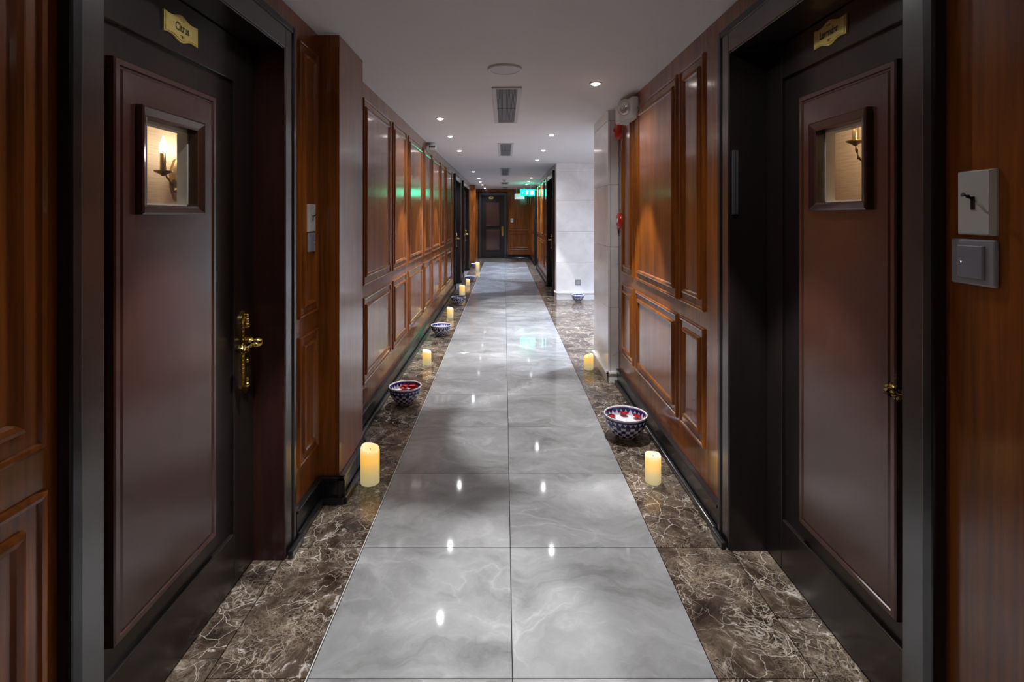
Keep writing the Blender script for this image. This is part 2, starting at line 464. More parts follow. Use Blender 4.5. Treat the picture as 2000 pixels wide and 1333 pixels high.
FDL = ((9.42, 10.44), (11.25, 12.9))          # far left doors
wf = empty('wall_left', (XL2, 6, 0)); tag(wf, 'long left mahogany wall with paired panels and green sign reflection', 'wall', kind='structure')
segs = []; y = 2.80
for a, b in FDL:
    segs.append((y, a - 0.02, -0.13, 0, 0, CEIL)); segs.append((a - 0.02, b + 0.02, -0.13, 0, DZ + 0.02, CEIL)); y = b + 0.02
segs.append((y, YEND + 0.1, -0.13, 0, 0, CEIL))
part('wall_board', 'mahogany', wf, FL2, *segs)
for a, b in ((3.30, 4.09), (4.176, 4.738), (4.856, 5.67), (5.78, 6.33), (6.41, 7.21), (7.30, 7.84), (8.0, 8.86), (13.2, 14.0)):
    panel_pair(wf, FL2, a, b)
m = MB(); m.box(-0.95, -0.80, 14.25, 14.62, 0, CEIL - 0.02, bev=0.002)
tag(m.build('trim_2', 'mahogany'), 'slim mahogany pilaster at the far left end', 'pilaster', kind='structure')

wr = empty('wall_right', (XR, 1, 0)); tag(wr, 'near right mahogany wall around the Lavender door', 'wall', kind='structure')
part('wall_board', 'mahogany', wr, FR, (YBACK, D2[0] - 0.02, -0.2, 0, 0, CEIL), (D2[0] - 0.02, D2[1] + 0.02, -0.2, 0, DZ + 0.02, CEIL), (D2[1] + 0.02, 4.86, -0.2, 0, 0, CEIL))
panel_pair(wr, FR, 2.393, 2.720); panel_pair(wr, FR, 2.770, 3.630); panel_pair(wr, FR, 3.71, 4.06)
FDR = ((8.80, 9.86), (13.2, 14.1))
wrf = empty('wall_right', (XRF, 9, 0)); tag(wrf, 'far right mahogany wall beyond the marble lobby', 'wall', kind='structure')
segs = []; y = 8.58
for a, b in FDR:
    segs.append((y, a - 0.02, -0.13, 0, 0, CEIL)); segs.append((a - 0.02, b + 0.02, -0.13, 0, DZ + 0.02, CEIL)); y = b + 0.02
segs.append((y, YEND + 0.1, -0.13, 0, 0, CEIL))
part('wall_board', 'mahogany', wrf, FRF, *segs)
for a, b in ((10.12, 10.75), (10.85, 11.7), (11.8, 12.4), (12.5, 13.0), (14.35, 15.2), (15.35, 16.1)): panel_pair(wrf, FRF, a, b)

we = empty('wall_back', (0, YEND, 0)); tag(we, 'mahogany wall closing the far end of the corridor', 'wall', kind='structure')
DE = (-0.74, 0.0)
part('wall_board', 'mahogany', we, FE, (-0.95, DE[0] - 0.02, -0.13, 0, 0, CEIL), (DE[0] - 0.02, DE[1] + 0.02, -0.13, 0, DZ + 0.02, CEIL), (DE[1] + 0.02, 0.9, -0.13, 0, 0, CEIL))
wood_panel(we, FE, 0.13, 0.80, *ZU); wood_panel(we, FE, 0.13, 0.80, *ZL)
wb = empty('wall_front', (0, YBACK, 0)); tag(wb, 'mahogany wall behind the viewer', 'wall', kind='structure')
part('wall_board', 'mahogany', wb, frame('B', YBACK), (-0.95, 1.0, -0.13, 0, 0, CEIL))

# marble column and lobby: slabs by course
COURSES = [0.09, 0.607, 1.103, 1.608, 2.130, CEIL]
def slabs(parent, F, u_edges, courses=COURSES, th=0.02, mat='white_marble'):
    g = 0.0012
    for u0, u1 in zip(u_edges[:-1], u_edges[1:]):
        for z0, z1 in zip(courses[:-1], courses[1:]):
            c = F((u0 + u1) / 2, 0, (z0 + z1) / 2)
            MB(F).box(u0 + g, u1 - g, 0.0, th, z0 + g, z1 - g, bev=0.0012).build('marble_slab', mat, parent, origin=c)
def skirting(name, parent, *segs):
    for F, u0, u1, n in segs:
        part(name, 'white_skirt', parent, F, (u0, u1, n - 0.02, n, 0, 0.075), (u0 - 0.0, u1 + 0.0, n - 0.02, n + 0.012, 0.075, 0.092), bev=0.002)
mc = empty('trim_3', (0.89, 4.5, 0)); tag(mc, 'white marble column between wood panelling and lobby', 'column', kind='structure')
part('column_core', 'grout', mc, FW, (0.865, 0.932, 4.215, 4.86, 0, CEIL))
slabs(mc, frame('E', 4.213), [0.865, 0.93]); slabs(mc, frame('R', 0.863), [4.196, 4.86])
part('skirting', 'white_skirt', mc, FW, (0.833, 0.93, 4.183, 4.195, 0, 0.075), (0.822, 0.93, 4.172, 4.195, 0.075, 0.092), bev=0.002)
part('skirting', 'white_skirt', mc, FW, (0.831, 0.845, 4.183, 4.86, 0, 0.075), (0.820, 0.845, 4.172, 4.86, 0.075, 0.092), bev=0.002)

lf = empty('wall_lobby_back', (2, LOB1, 0)); tag(lf, 'pale marble lobby wall facing down the corridor', 'wall', kind='structure')
part('wall_core', 'grout', lf, FW, (0.862, LOBX, LOB1 + 0.021, LOB1 + 0.25, 0, CEIL))
slabs(lf, frame('E', LOB1 + 0.02), [0.842, 1.64, 2.44, 3.24, LOBX])
slabs(lf, frame('R', 0.862), [LOB1 + 0.021, 8.58])
part('skirting', 'white_skirt', lf, FW, (0.832, LOBX, LOB1 - 0.012, LOB1 + 0.001, 0, 0.10), (0.822, LOBX, LOB1 - 0.024, LOB1 + 0.001, 0.10, 0.118), bev=0.002)
part('skirting', 'white_skirt', lf, FW, (0.832, 0.845, LOB1 - 0.012, 8.58, 0, 0.10), (0.822, 0.845, LOB1 - 0.024, 8.58, 0.10, 0.118), bev=0.002)
ln = empty('wall_lobby_front', (2.5, LOB0, 0)); tag(ln, 'pale marble lobby wall turned away from the viewer', 'wall', kind='structure')
part('wall_core', 'white_marble', ln, FW, (1.13, LOBX, LOB0 - 0.2, LOB0, 0, CEIL))
lr = empty('wall_lobby_right', (LOBX, 6.5, 0)); tag(lr, 'pale marble lobby wall on the far right side', 'wall', kind='structure')
part('wall_core', 'white_marble', lr, FW, (LOBX, LOBX + 0.1, LOB0 - 0.2, LOB1 + 0.3, 0, CEIL))

# ------------------------------------------------------------------ baseboards
def baseboard(name, label, *segs):
    o = empty(name, segs[0][0](segs[0][1], 0, 0)); tag(o, label, 'baseboard', kind='structure')
    for F, u0, u1 in segs:
        if F is FL1 and u0 > 2: shoe_end(o, F, 2.036, 2.156)
        if F is FR and u0 > 2: shoe_end(o, F, 2.092, 2.201)
        part('board', 'black_base', o, F, (u0, u1, 0.0, 0.020, 0, 0.108), (u0, u1, 0.0, 0.027, 0.108, 0.122), bev=0.002)
        part('shoe', 'black_base', o, F, (u0, u1, 0.021, 0.042, 0, 0.030), bev=0.006, seg=2)
def shoe_end(bb, F, u0, u1):
    part('shoe', 'black_base', bb, F, (u0, u1, 0.031, 0.050, 0, 0.030), bev=0.005, seg=2)
FPS, FPA = frame('E', 2.455), frame('L', -0.784)
baseboard('baseboard_left', 'black baseboard under the near left panelling', (FL1, 2.155, 2.43), (FPS, -0.885, -0.752), (FPA, 2.428, 2.862))
baseboard('baseboard_left', 'black baseboard before the Citrus door', (FL1, YBACK, 1.02))
baseboard('baseboard_left', 'black baseboard running along the long left wall', (FL2, 2.862, FDL[0][0] - 0.11), (FL2, FDL[0][1] + 0.11, FDL[1][0] - 0.11), (FL2, FDL[1][1] + 0.11, 14.25))
baseboard('baseboard_right', 'black baseboard between the Lavender door and marble column', (FR, 2.2, 4.17))
baseboard('baseboard_right', 'black baseboard before the Lavender door', (FR, YBACK, 1.08))
baseboard('baseboard_right', 'black baseboard along the far right wall', (FRF, FDR[0][1] + 0.11, FDR[1][0] - 0.11), (FRF, FDR[1][1] + 0.11, YEND))
baseboard('baseboard_back', 'black baseboard beside the door at the corridor end', (FE, DE[1] + 0.11, 0.84))

# ------------------------------------------------------------------ doors
def lever(door, F, u, z, d, sn, s=1.0):
    """ornate brass plate on the stile at u, lever pointing along d (+1/-1); sn = n of the stile face"""
    pl = MB(F)
    half = []
    for t_, wd in ((0.0, 0.004), (0.02, 0.010), (0.035, 0.014), (0.05, 0.013), (0.065, 0.019), (0.085, 0.024), (0.10, 0.020), (0.13, 0.018), (0.30, 0.018),
                   (0.5, 0.019), (0.70, 0.018), (0.86, 0.018), (0.89, 0.021), (0.91, 0.025), (0.93, 0.020), (0.95, 0.017), (0.965, 0.018), (0.98, 0.011), (1.0, 0.004)):
        half.append((wd * 1.7, (0.994 - 0.684) * t_))
    z0 = z - 0.19
    pts = [(u + a, z0 + b) for a, b in half] + [(u - a, z0 + b) for a, b in reversed(half)]
    pl.poly(pts, sn, sn + 0.007)
    # raised rim and relief
    pts2 = [(u + a * 0.72, z0 + 0.02 + b * 0.87) for a, b in half] + [(u - a * 0.72, z0 + 0.02 + b * 0.87) for a, b in reversed(half)]
    pl.poly(pts2, sn + 0.006, sn + 0.012)
    for zz, r in ((z0 + 0.03, 0.009), (z0 + 0.05, 0.007), (z0 + 0.275, 0.008), (z0 + 0.255, 0.010), (z0 + 0.292, 0.006), (z0 + 0.12, 0.007)):
        pl.ball(F(u, sn + 0.011, zz), r * 1.25, seg=8)
    for k in range(14):
        for sg in (-1, 1): pl.ball(F(u + sg * 0.026, sn + 0.008, z0 + 0.05 + k * 0.0155), 0.0035, seg=6)
    h = pl.build('lever_handle', 'brass', door)
    lv = MB(F)
    c = [F(u, sn + n_, z) for n_ in (0.006, 0.02, 0.04, 0.052)]
    lv.tube(c, [0.017, 0.013, 0.012, 0.013], 12)
    lv.ball(F(u, sn + 0.050, z), 0.020, seg=12); lv.ball(F(u, sn + 0.020, z), 0.022, seg=12)
    pth = [F(u + d * a, sn + 0.052 + b, z + c_) for a, b, c_ in ((0, 0, 0), (0.02, 0, 0.003), (0.045, 0.001, 0.006), (0.07, 0.001, 0.004), (0.09, 0, -0.001), (0.103, 0, -0.004))]
    lv.tube(pth, [0.010, 0.008, 0.009, 0.011, 0.012, 0.011], 10)
    sp = []
    for k in range(16):   # scrolled end
        a = math.pi * 0.5 - k * 0.42; r = 0.022 * (1 - k / 20)
        sp.append(F(u + d * (0.103 + 0.6 * r * math.cos(a)), sn + 0.052 + r * 0.9 * math.sin(a) - 0.010, z - 0.006 + r * math.cos(a)))
    lv.tube(sp, [0.0095 - 0.0003 * k for k in range(16)], 8)
    hl = lv.build('lever', 'brass', h)
    part('keyhole', 'black_plastic', h, F, (u - 0.003, u + 0.003, sn + 0.011, sn + 0.0135, z0 + 0.075, z0 + 0.095))
def make_door(name, label, F, u0, u1, nl, zt, fld, fz, rp, win=None, lev=None, jm='ebony_wood'):
    """u0,u1 clear opening; nl = n of stile face; fld=(u0,u1) field between stiles; fz=(z0,z1); rp raised panels"""
    o = empty(name, F((u0 + u1) / 2, 0, 0)); tag(o, label, 'door', kind='structure')
    cp, cw = 0.024, 0.070
    cas = [(0.0, 0.0), (0.0, 0.0)]
    E = 'ebony_wood'
    zz = zt + cw + 0.016
    part('casing', 'casing_wood', o, F, (u0 - cw, u0 - 0.004, 0, cp, 0, zz), bev=0.004, seg=2)
    part('casing', 'casing_wood', o, F, (u1 + 0.004, u1 + cw, 0, cp, 0, zz), bev=0.004, seg=2)
    part('casing_head', 'casing_wood', o, F, (u0 - 0.004, u1 + 0.004, 0, cp, zt + 0.004, zz), bev=0.004, seg=2)
    part('casing_bead', 'black_base', o, F, (u0 - cw - 0.028, u0 - cw + 0.002, 0, cp + 0.006, 0, zz + 0.028), (u1 + cw - 0.002, u1 + cw + 0.028, 0, cp + 0.006, 0, zz + 0.028),
         (u0 - cw, u1 + cw, 0, cp + 0.006, zz - 0.002, zz + 0.028), bev=0.005, seg=2)
    part('jamb', jm, o, F, (u0 - 0.02, u0, nl - 0.05, cp - 0.004, 0, zt), bev=0.001)
    part('jamb', jm, o, F, (u1, u1 + 0.02, nl - 0.05, cp - 0.004, 0, zt), bev=0.001)
    part('jamb_head', E, o, F, (u0 - 0.02, u1 + 0.02, nl - 0.05, cp - 0.004, zt, zt + 0.02), bev=0.001)
    g = 0.002; nb = nl - 0.042
    part('stile', E, o, F, (u0 + g, fld[0], nb, nl, 0.006, zt - g), bev=0.003, seg=2)
    part('stile', E, o, F, (fld[1], u1 - g, nb, nl, 0.006, zt - g), bev=0.003, seg=2)
    part('top_rail', E, o, F, (fld[0], fld[1], nb, nl, fz[1], zt - g), bev=0.003, seg=2)
    part('bottom_rail', E, o, F, (fld[0], fld[1], nb, nl, 0.006, fz[0]), bev=0.003, seg=2)
    nf = nl - 0.014; nt = nl + 0.012
    if win:   # field as a frame round the window hole
        wu0, wu1, wz0, wz1 = win
        hu0, hu1, hz0, hz1 = wu0 + 0.030, wu1 - 0.030, wz0 + 0.027, wz1 - 0.030
        m = MB(F)
        for b in ((fld[0], hu0, nb, nf, fz[0], fz[1]), (hu1, fld[1], nb, nf, fz[0], fz[1]), (hu0, hu1, nb, nf, fz[0], hz0), (hu0, hu1, nb, nf, hz1, fz[1])): m.box(*b)
        m.build('field', E, o)
    else:
        part('field', E, o, F, (fld[0], fld[1], nb, nf, fz[0], fz[1]))
    for i, (a, b, c, d) in enumerate(rp):
        prof = [(0, nf), (0.001, nt - 0.004), (0.005, nt), (0.018, nt), (0.021, nt - 0.005), (0.025, nt - 0.005), (0.030, nt - 0.001)]
        m = MB(F)
        if win and i == 0:
            rr = [(a + q, b - q, c + q, d - q, n) for q, n in prof] + [(hu0, hu1, hz0, hz1, nt - 0.001), (hu0, hu1, hz0, hz1, nf)]
            m.rings(rr, cap_last=False)
            # rings() decides facing on the last ring; all rings share it
        else:
            m.profile(a, b, c, d, prof)
        m.build('raised_panel', 'dark_panel_wood', o)
    if win:
        nw = nt - 0.001
        m = MB(F); m.rings([(wu0, wu1, wz0, wz1, nw - 0.001), (wu0 + 0.001, wu1 - 0.001, wz0 + 0.001, wz1 - 0.001, nw + 0.016), (wu0 + 0.006, wu1 - 0.006, wz0 + 0.006, wz1 - 0.006, nw + 0.019),
                                (hu0 - 0.006, hu1 + 0.006, hz0 - 0.006, hz1 + 0.006, nw + 0.010), (hu0, hu1, hz0, hz1, nw + 0.009), (hu0, hu1, hz0, hz1, nw - 0.001)], cap_last=False)
        wf_ = m.build('window_frame', 'dark_panel_wood', o)
        part('glazing_bead', 'cream_trim', wf_, F, (hu0, hu0 + 0.006, nb, nf + 0.004, hz0, hz1), (hu1 - 0.006, hu1, nb, nf + 0.004, hz0, hz1),
             (hu0, hu1, nb, nf + 0.004, hz0, hz0 + 0.006), (hu0, hu1, nb, nf + 0.004, hz1 - 0.008, hz1))
        part('pane', 'pane_glass', wf_, F, (hu0 + 0.001, hu1 - 0.001, nf + 0.006, nf + 0.010, hz0 + 0.001, hz1 - 0.001))
    if lev: lever(o, F, lev[0], lev[1], lev[2], nl)
    return o
NL1, NL2 = -0.100, -0.130
door1 = make_door('door_1', 'dark left door with brass lever and the Citrus plaque', FL1, *D1, NL1, DZ, (1.262, 1.884), (0.195, 1.846),
          [(1.290, 1.748, 0.272, 1.757)], win=(1.366, 1.656, 1.358, 1.652), lev=(1.958, 0.876, -1), jm='jamb_wood')
door2 = make_door('door_2', 'dark right door with small window and the Lavender plaque', FR, *D2, NL2, DZ, (1.300, 1.975), (0.195, 1.878),
          [(1.384, 1.840, 0.264, 1.778)], win=(1.474, 1.756, 1.372, 1.668), lev=(1.243, 0.898, 1))
part('latch_strip', 'vent_dark', door2, frame('E', D2[1]), (0.918, 0.932, 0.0, 0.008, 1.36, 1.62), (0.932, 0.945, 0.0, 0.004, 1.36, 1.62), bev=0.002)
def far_door(name, label, F, u0, u1, d):
    wd = u1 - u0; f0, f1 = u0 + 0.12, u1 - 0.12
    lu = (u1 - 0.06) if d < 0 else (u0 + 0.06)
    return make_door(name, label, F, u0, u1, -0.06, DZ, (f0, f1), (0.195, 1.86), [(f0 + 0.03, f1 - 0.03, 1.02, 1.80), (f0 + 0.03, f1 - 0.03, 0.26, 0.92)], lev=(lu, 0.90, d))
far_door('door_3', 'black door in the long left wall, nearer of two', FL2, *FDL[0], -1)
far_door('door_4', 'black door in the long left wall, farther one', FL2, *FDL[1], -1)
far_door('door_5', 'black door in the far right wall beside the marble lobby', FRF, *FDR[0], -1)
far_door('door_6', 'black door in the far right wall near the exit sign', FRF, *FDR[1], 1)
far_door('door_7', 'black door closing the end of the corridor', FE, *DE, -1)

# rooms glimpsed through the two door windows
def room(name, label, x0, x1, y0, y1):
    o = empty(name, ((x0 + x1) / 2, (y0 + y1) / 2, 0)); tag(o, label, 'wall', kind='structure')
    s = 1 if x1 > 0 else -1
    xf, xn = (x1, x0) if s > 0 else (x0, x1)
    part('back_wall', 'grasscloth', o, FW, (xf, xf + 0.06 * s, y0 - 0.06, y1 + 0.06, 0, 2.2))
    part('side_wall', 'grasscloth', o, FW, (xn, xf, y0 - 0.06, y0, 0, 2.2))
    part('side_wall', 'grasscloth', o, FW, (xn, xf, y1, y1 + 0.06, 0, 2.2))
    part('picture_rail', 'cream_trim', o, FW, (xf - 0.012 * s, xf, y0, y1, 1.775, 1.80), bev=0.002)
    part('dado_rail', 'cream_trim', o, FW, (xf - 0.015 * s, xf, y0, y1, 1.375, 1.402), bev=0.002)
    return o
room('wall_room_left', 'beige wallpaper behind the Citrus door window', -1.47, -1.02, 1.2, 2.9)
room('wall_room_right', 'beige wallpaper behind the Lavender door window', 1.14, 1.56, 1.2, 3.0)
def sconce(label, F, u, z, arms, watt):
    o = empty('wall_sconce', F(u, 0, z)); tag(o, label, 'wall lamp', 'candle sconces behind the door windows')
    m = MB(F); pts = []
    for k in range(24):
        a = 2 * math.pi * k / 24; pts.append((u + 0.035 * math.cos(a), z + 0.085 * math.sin(a) * (1 + 0.1 * math.cos(4 * a))))
    m.poly(pts, 0.0, 0.012); m.ball(F(u, 0.02, z), 0.022, seg=10); m.build('back_plate', 'antique_brass', o)
    for du, dn, dz in arms:
        m = MB(F); P = []
        for k in range(9):
            t_ = k / 8
            P.append(F(u + du * t_, 0.02 + (dn - 0.02) * min(1, t_ * 1.3), z - 0.055 * math.sin(math.pi * min(1, t_ * 1.05)) + dz * t_ ** 3))
        m.tube(P, 0.006, 8); m.ball(P[3], 0.010, seg=8)
        c = F(u + du, dn, z + dz)
        a = m.build('arm', 'antique_brass', o)
        m = MB(); m.lathe([(0.005, -0.012), (0.012, -0.005), (0.030, 0.004), (0.034, 0.010), (0.012, 0.010)], c, 16, cap1=True); m.build('drip_cup', 'antique_brass', a)
        m = MB(); m.lathe([(0.0115, 0.010), (0.0115, 0.078), (0.007, 0.082)], c, 12, cap1=True); m.build('candle_tube', 'antique_brass', a)
        m = MB(); m.lathe([(0.006, 0.080), (0.013, 0.098), (0.013, 0.112), (0.006, 0.132), (0.0008, 0.150)], c, 12); m.build('flame_bulb', 'flame_bulb', a)
        ld = bpy.data.lights.new('sconce_light', 'POINT'); ld.energy = watt; ld.color = (1.0, 0.82, 0.6); ld.shadow_soft_size = 0.016
        lo = bpy.data.objects.new('sconce_light', ld); COL.objects.link(lo); lo.parent = o
        lo.location = c + Vector((0, 0, 0.115)) - Vector(o.location) + (F(0, 0.03, 0) - F(0, 0, 0))
FSL, FSR = frame('L', -1.47), frame('R', 1.56)
sconce('brass candle sconce with bright flame bulb behind the left door window', FSL, 2.30, 1.515, ((-0.225, 0.10, 0.012), (0.0, 0.055, 0.02), (0.22, 0.10, 0.012)), 0.9)
sconce('brass candle sconce behind the right door window', FSR, 2.03, 1.60, ((0.06, 0.14, 0.05), (-0.20, 0.14, 0.05)), 3.0)

# ------------------------------------------------------------------ door plaques
def plaque(label, F, u, z, n, text, flip, sz):
    o = empty('door_plaque', F(u, n, z)); tag(o, label, 'plaque', 'brass name plaques on the near doors')
    hw, hh = 0.082, 0.036
    top = []
    for k in range(25):
        s_ = -1 + 2 * k / 24; a = abs(s_)
        y_ = hh + (0.013 * (0.5 + 0.5 * math.cos(math.pi * min(1, a / 0.62))) if a < 0.62 else 0) + (0.003 * ((a - 0.62) / 0.38) ** 2 if a > 0.62 else 0)
        top.append((s_ * hw, y_ - 0.008))
    pts = [(u + a, z + b) for a, b in top] + [(u - a, z - b) for a, b in top]
    MB(F).poly(pts, n, n + 0.006).build('plate', 'plate_brass', o)
    pts2 = [(u + (p - u) * 0.92, z + (q - z) * 0.86) for p, q in pts]
    MB(F).poly(pts2, n + 0.0055, n + 0.008).build('plate_face', 'plate_brass', o)
    # printed name
    cu = bpy.data.curves.new('tx', 'FONT'); cu.body = text; cu.size = sz; cu.align_x = 'CENTER'; cu.align_y = 'CENTER'; cu.extrude = 0.0; cu.offset = 0.0008
    to = bpy.data.objects.new('tx', cu); COL.objects.link(to)
    dg = bpy.context.evaluated_depsgraph_get(); me = bpy.data.meshes.new_from_object(to.evaluated_get(dg))
    bpy.data.objects.remove(to)
    b = bmesh.new(); b.from_mesh(me); bpy.data.meshes.remove(me)
    for v in b.verts: v.co = F(u + flip * v.co.x * 0.86, n + 0.0086, z + 0.001 + v.co.y * 1.15)
    mm = MB(F); mm.merge(b)
    # little serifs under and over the tall strokes
    mm.build('lettering', 'plate_print', o, recalc=True)
    mm = MB(F)
    for sg in (-1, 1):
        for (cz, rr) in ((z - 0.024, 0.0042), (z + 0.024, 0.004)):
            mm.tube([F(u + flip * sg * (0.006 + rr * 0.9 * math.cos(0.5 * k)), n + 0.0084, cz + rr * math.sin(0.5 * k) * (1 - 0.04 * k)) for k in range(11)], 0.0007, 5)
    mm.tube([F(u, n + 0.0084, z - 0.029), F(u, n + 0.0084, z - 0.020)], 0.0008, 5)
    mm.build('ornament', 'plate_print', o)['kind'] = 'stuff'
plaque('brass plaque reading Citrus on the left door', FL1, 1.568, 1.922, NL1, 'Citrus', 1, 0.031)
plaque('brass plaque reading Lavender on the right door', FR, 1.676, 1.950, NL2, 'Lavender', -1, 0.029)
po = empty('door_plaque', (-0.42, YEND + 0.06, 1.93)); tag(po, 'oval brass plaque on the door at the corridor end', 'plaque', 'brass plaques')
m = MB(FE); m.poly([(-0.42 + 0.085 * math.cos(k * math.pi / 12), 1.935 + 0.045 * math.sin(k * math.pi / 12)) for k in range(24)], -0.06, -0.052); m.build('plate', 'plate_brass', po)
m = MB(FE); m.poly([(-0.42 + 0.03 * math.cos(k * math.pi / 8), 1.935 + 0.02 * math.sin(k * math.pi / 8)) for k in range(16)], -0.0525, -0.051); m.build('ornament', 'plate_print', po)

# ------------------------------------------------------------------ wall switches
def toggle(label, F, u, z, wd, ht, n, flip):
    o = empty('toggle_switch', F(u, n, z)); tag(o, label, 'light switch', 'white toggle switch plates')
    m = MB(F); m.rings([(u - wd / 2, u + wd / 2, z - ht / 2, z + ht / 2, n), (u - wd / 2, u + wd / 2, z - ht / 2, z + ht / 2, n + 0.004), (u - wd / 2 + 0.007, u + wd / 2 - 0.007, z - ht / 2 + 0.003, z + ht / 2 - 0.003, n + 0.012)]); m.build('plate', 'cream_plastic', o)
    part('slot', 'black_plastic', o, F, (u - 0.004, u + 0.004, n + 0.011, n + 0.0135, z - 0.014, z + 0.012))
    MB(F).tube([F(u, n + 0.010, z + 0.004), F(u, n + 0.022, z + 0.012), F(u, n + 0.032, z + 0.016)], [0.0035, 0.004, 0.005], 8).build('toggle', 'black_plastic', o)
def rocker(label, F, u, z, wd, ht, n):
    o = empty('rocker_switch', F(u, n, z)); tag(o, label, 'light switch', 'grey rocker switch plates')
    m = MB(F); m.box(u - wd / 2, u + wd / 2, n, n + 0.010, z - ht / 2, z + ht / 2, bev=0.004, seg=2); m.build('plate', 'grey_plastic_frame', o)
    m = MB(F); m.rings([(u - wd * .30, u + wd * .30, z - ht * .36, z + ht * .36, n + 0.009), (u - wd * .30, u + wd * .30, z - ht * .36, z + ht * .36, n + 0.013), (u - wd * .27, u + wd * .27, z - ht * .34, z + ht * .34, n + 0.015)]); m.build('rocker', 'grey_plastic', o)
    part('indicator', 'led_dot', o, F, (u + wd * .18, u + wd * .20, n + 0.0145, n + 0.0155, z - 0.002, z + 0.001))
toggle('white toggle switch right of the Lavender door', FR, 1.012, 1.381, 0.080, 0.127, 0.0, -1)
rocker('grey rocker switch below the right toggle', FR, 1.017, 1.264, 0.096, 0.0905, 0.0)
toggle('white toggle switch on the narrow panel past the Citrus door', FL1, 2.340, 1.346, 0.080, 0.125, 0.006, 1)
rocker('grey rocker switch below the left toggle', FL1, 2.340, 1.236, 0.080, 0.085, 0.006)
toggle('white switch beside the door at the corridor end', FE, 0.245, 1.21, 0.09, 0.13, 0.006, 1)
o = empty('wall_outlet', (1.19, LOB1, 0.28)); tag(o, 'grey square outlet on the pale marble lobby wall', 'outlet')
part('plate', 'grey_plastic', o, frame('E', LOB1), (1.145, 1.235, 0, 0.008, 0.235, 0.325), bev=0.003)
part('cover', 'grey_plastic_frame', o, frame('E', LOB1), (1.160, 1.220, 0.008, 0.012, 0.25, 0.31), bev=0.002)

# ------------------------------------------------------------------ ceiling fittings
def downlight(x, y, label, cool=False, watt=SPOT_W, group='recessed corridor downlights', size=50, spill=0.08):
    o = empty('ceiling_downlight', (x, y, CEIL)); tag(o, label, 'downlight', group)
    MB().lathe([(0.042, -0.0005), (0.042, -0.004), (0.030, -0.007), (0.026, -0.001)], (x, y, CEIL), 24).build('trim_ring', 'white_plastic', o)
    m = MB(); m.lathe([(0.026, -0.003), (0.024, -0.010), (0.016, -0.015), (0.001, -0.017)], (x, y, CEIL), 24); m.build('lens', 'lamp_lens_cool' if cool else 'lamp_lens', o)
    ld = bpy.data.lights.new('downlight_beam', 'SPOT'); ld.energy = watt; ld.color = COOL if cool else WARM
    ld.spot_size = math.radians(size); ld.spot_blend = 0.3; ld.shadow_soft_size = 0.014
    lo = bpy.data.objects.new('downlight_beam', ld); COL.objects.link(lo); lo.parent = o; lo.location = (0, 0, -0.040)
    ld2 = bpy.data.lights.new('downlight_spill', 'SPOT'); ld2.energy = watt * spill; ld2.color = COOL if cool else WARM
    ld2.spot_size = math.radians(150); ld2.spot_blend = 1.0; ld2.shadow_soft_size = 0.014
    lo = bpy.data.objects.new('downlight_spill', ld2); COL.objects.link(lo); lo.parent = o; lo.location = (0, 0, -0.040)
LEFT = [(-0.56, -1.2), (-0.56, 1.50), (-0.563, 4.54), (-0.58, 5.53), (-0.59, 6.78), (-0.60, 9.97), (-0.58, 11.73), (-0.60, 12.95), (-0.60, 14.2), (-0.60, 15.9)]
RIGHT = [(0.59, -1.0), (0.59, 1.75), (0.59, 3.34), (0.50, 5.46), (0.507, 6.73), (0.50, 7.90), (0.60, 11.57), (0.60, 12.76), (0.60, 14.0)]
ords = ['first', 'second', 'third', 'fourth', 'fifth', 'sixth', 'seventh', 'eighth']
for i, (x, y) in enumerate(LEFT):
    lab = ('round left ceiling downlight behind the viewer', 'round ceiling downlight over the Citrus door')[i] if i < 2 else 'lit round downlight, %s from the viewer in the left ceiling row' % ords[i - 2]
    downlight(x, y, lab, cool=y > 9, watt=SPOT_W * (1.25 if y > 9 else 1), spill=0.35 if y > 9 else (0.13 if y > 4 else 0.14 if y > 3 else 0.09))
for i, (x, y) in enumerate(RIGHT):
    lab = ('round right ceiling downlight behind the viewer', 'round ceiling downlight over the Lavender door')[i] if i < 2 else 'lit round downlight, %s from the viewer in the right ceiling row' % ords[i - 2]
    downlight(x, y, lab, cool=y > 9, watt=SPOT_W * (1.25 if y > 9 else 1), spill=0.35 if y > 9 else (0.13 if y > 4 else 0.14 if y > 3 else 0.09))
for i, (x, y) in enumerate(((1.5, 5.4), (1.5, 6.15), (1.5, 6.9), (2.6, 5.5), (2.6, 7.2), (3.5, 6.6))):
    downlight(x, y, 'round downlight in the lobby ceiling behind the marble column', True, SPOT_W * 1.15, 'lobby downlights', 80, 0.2)

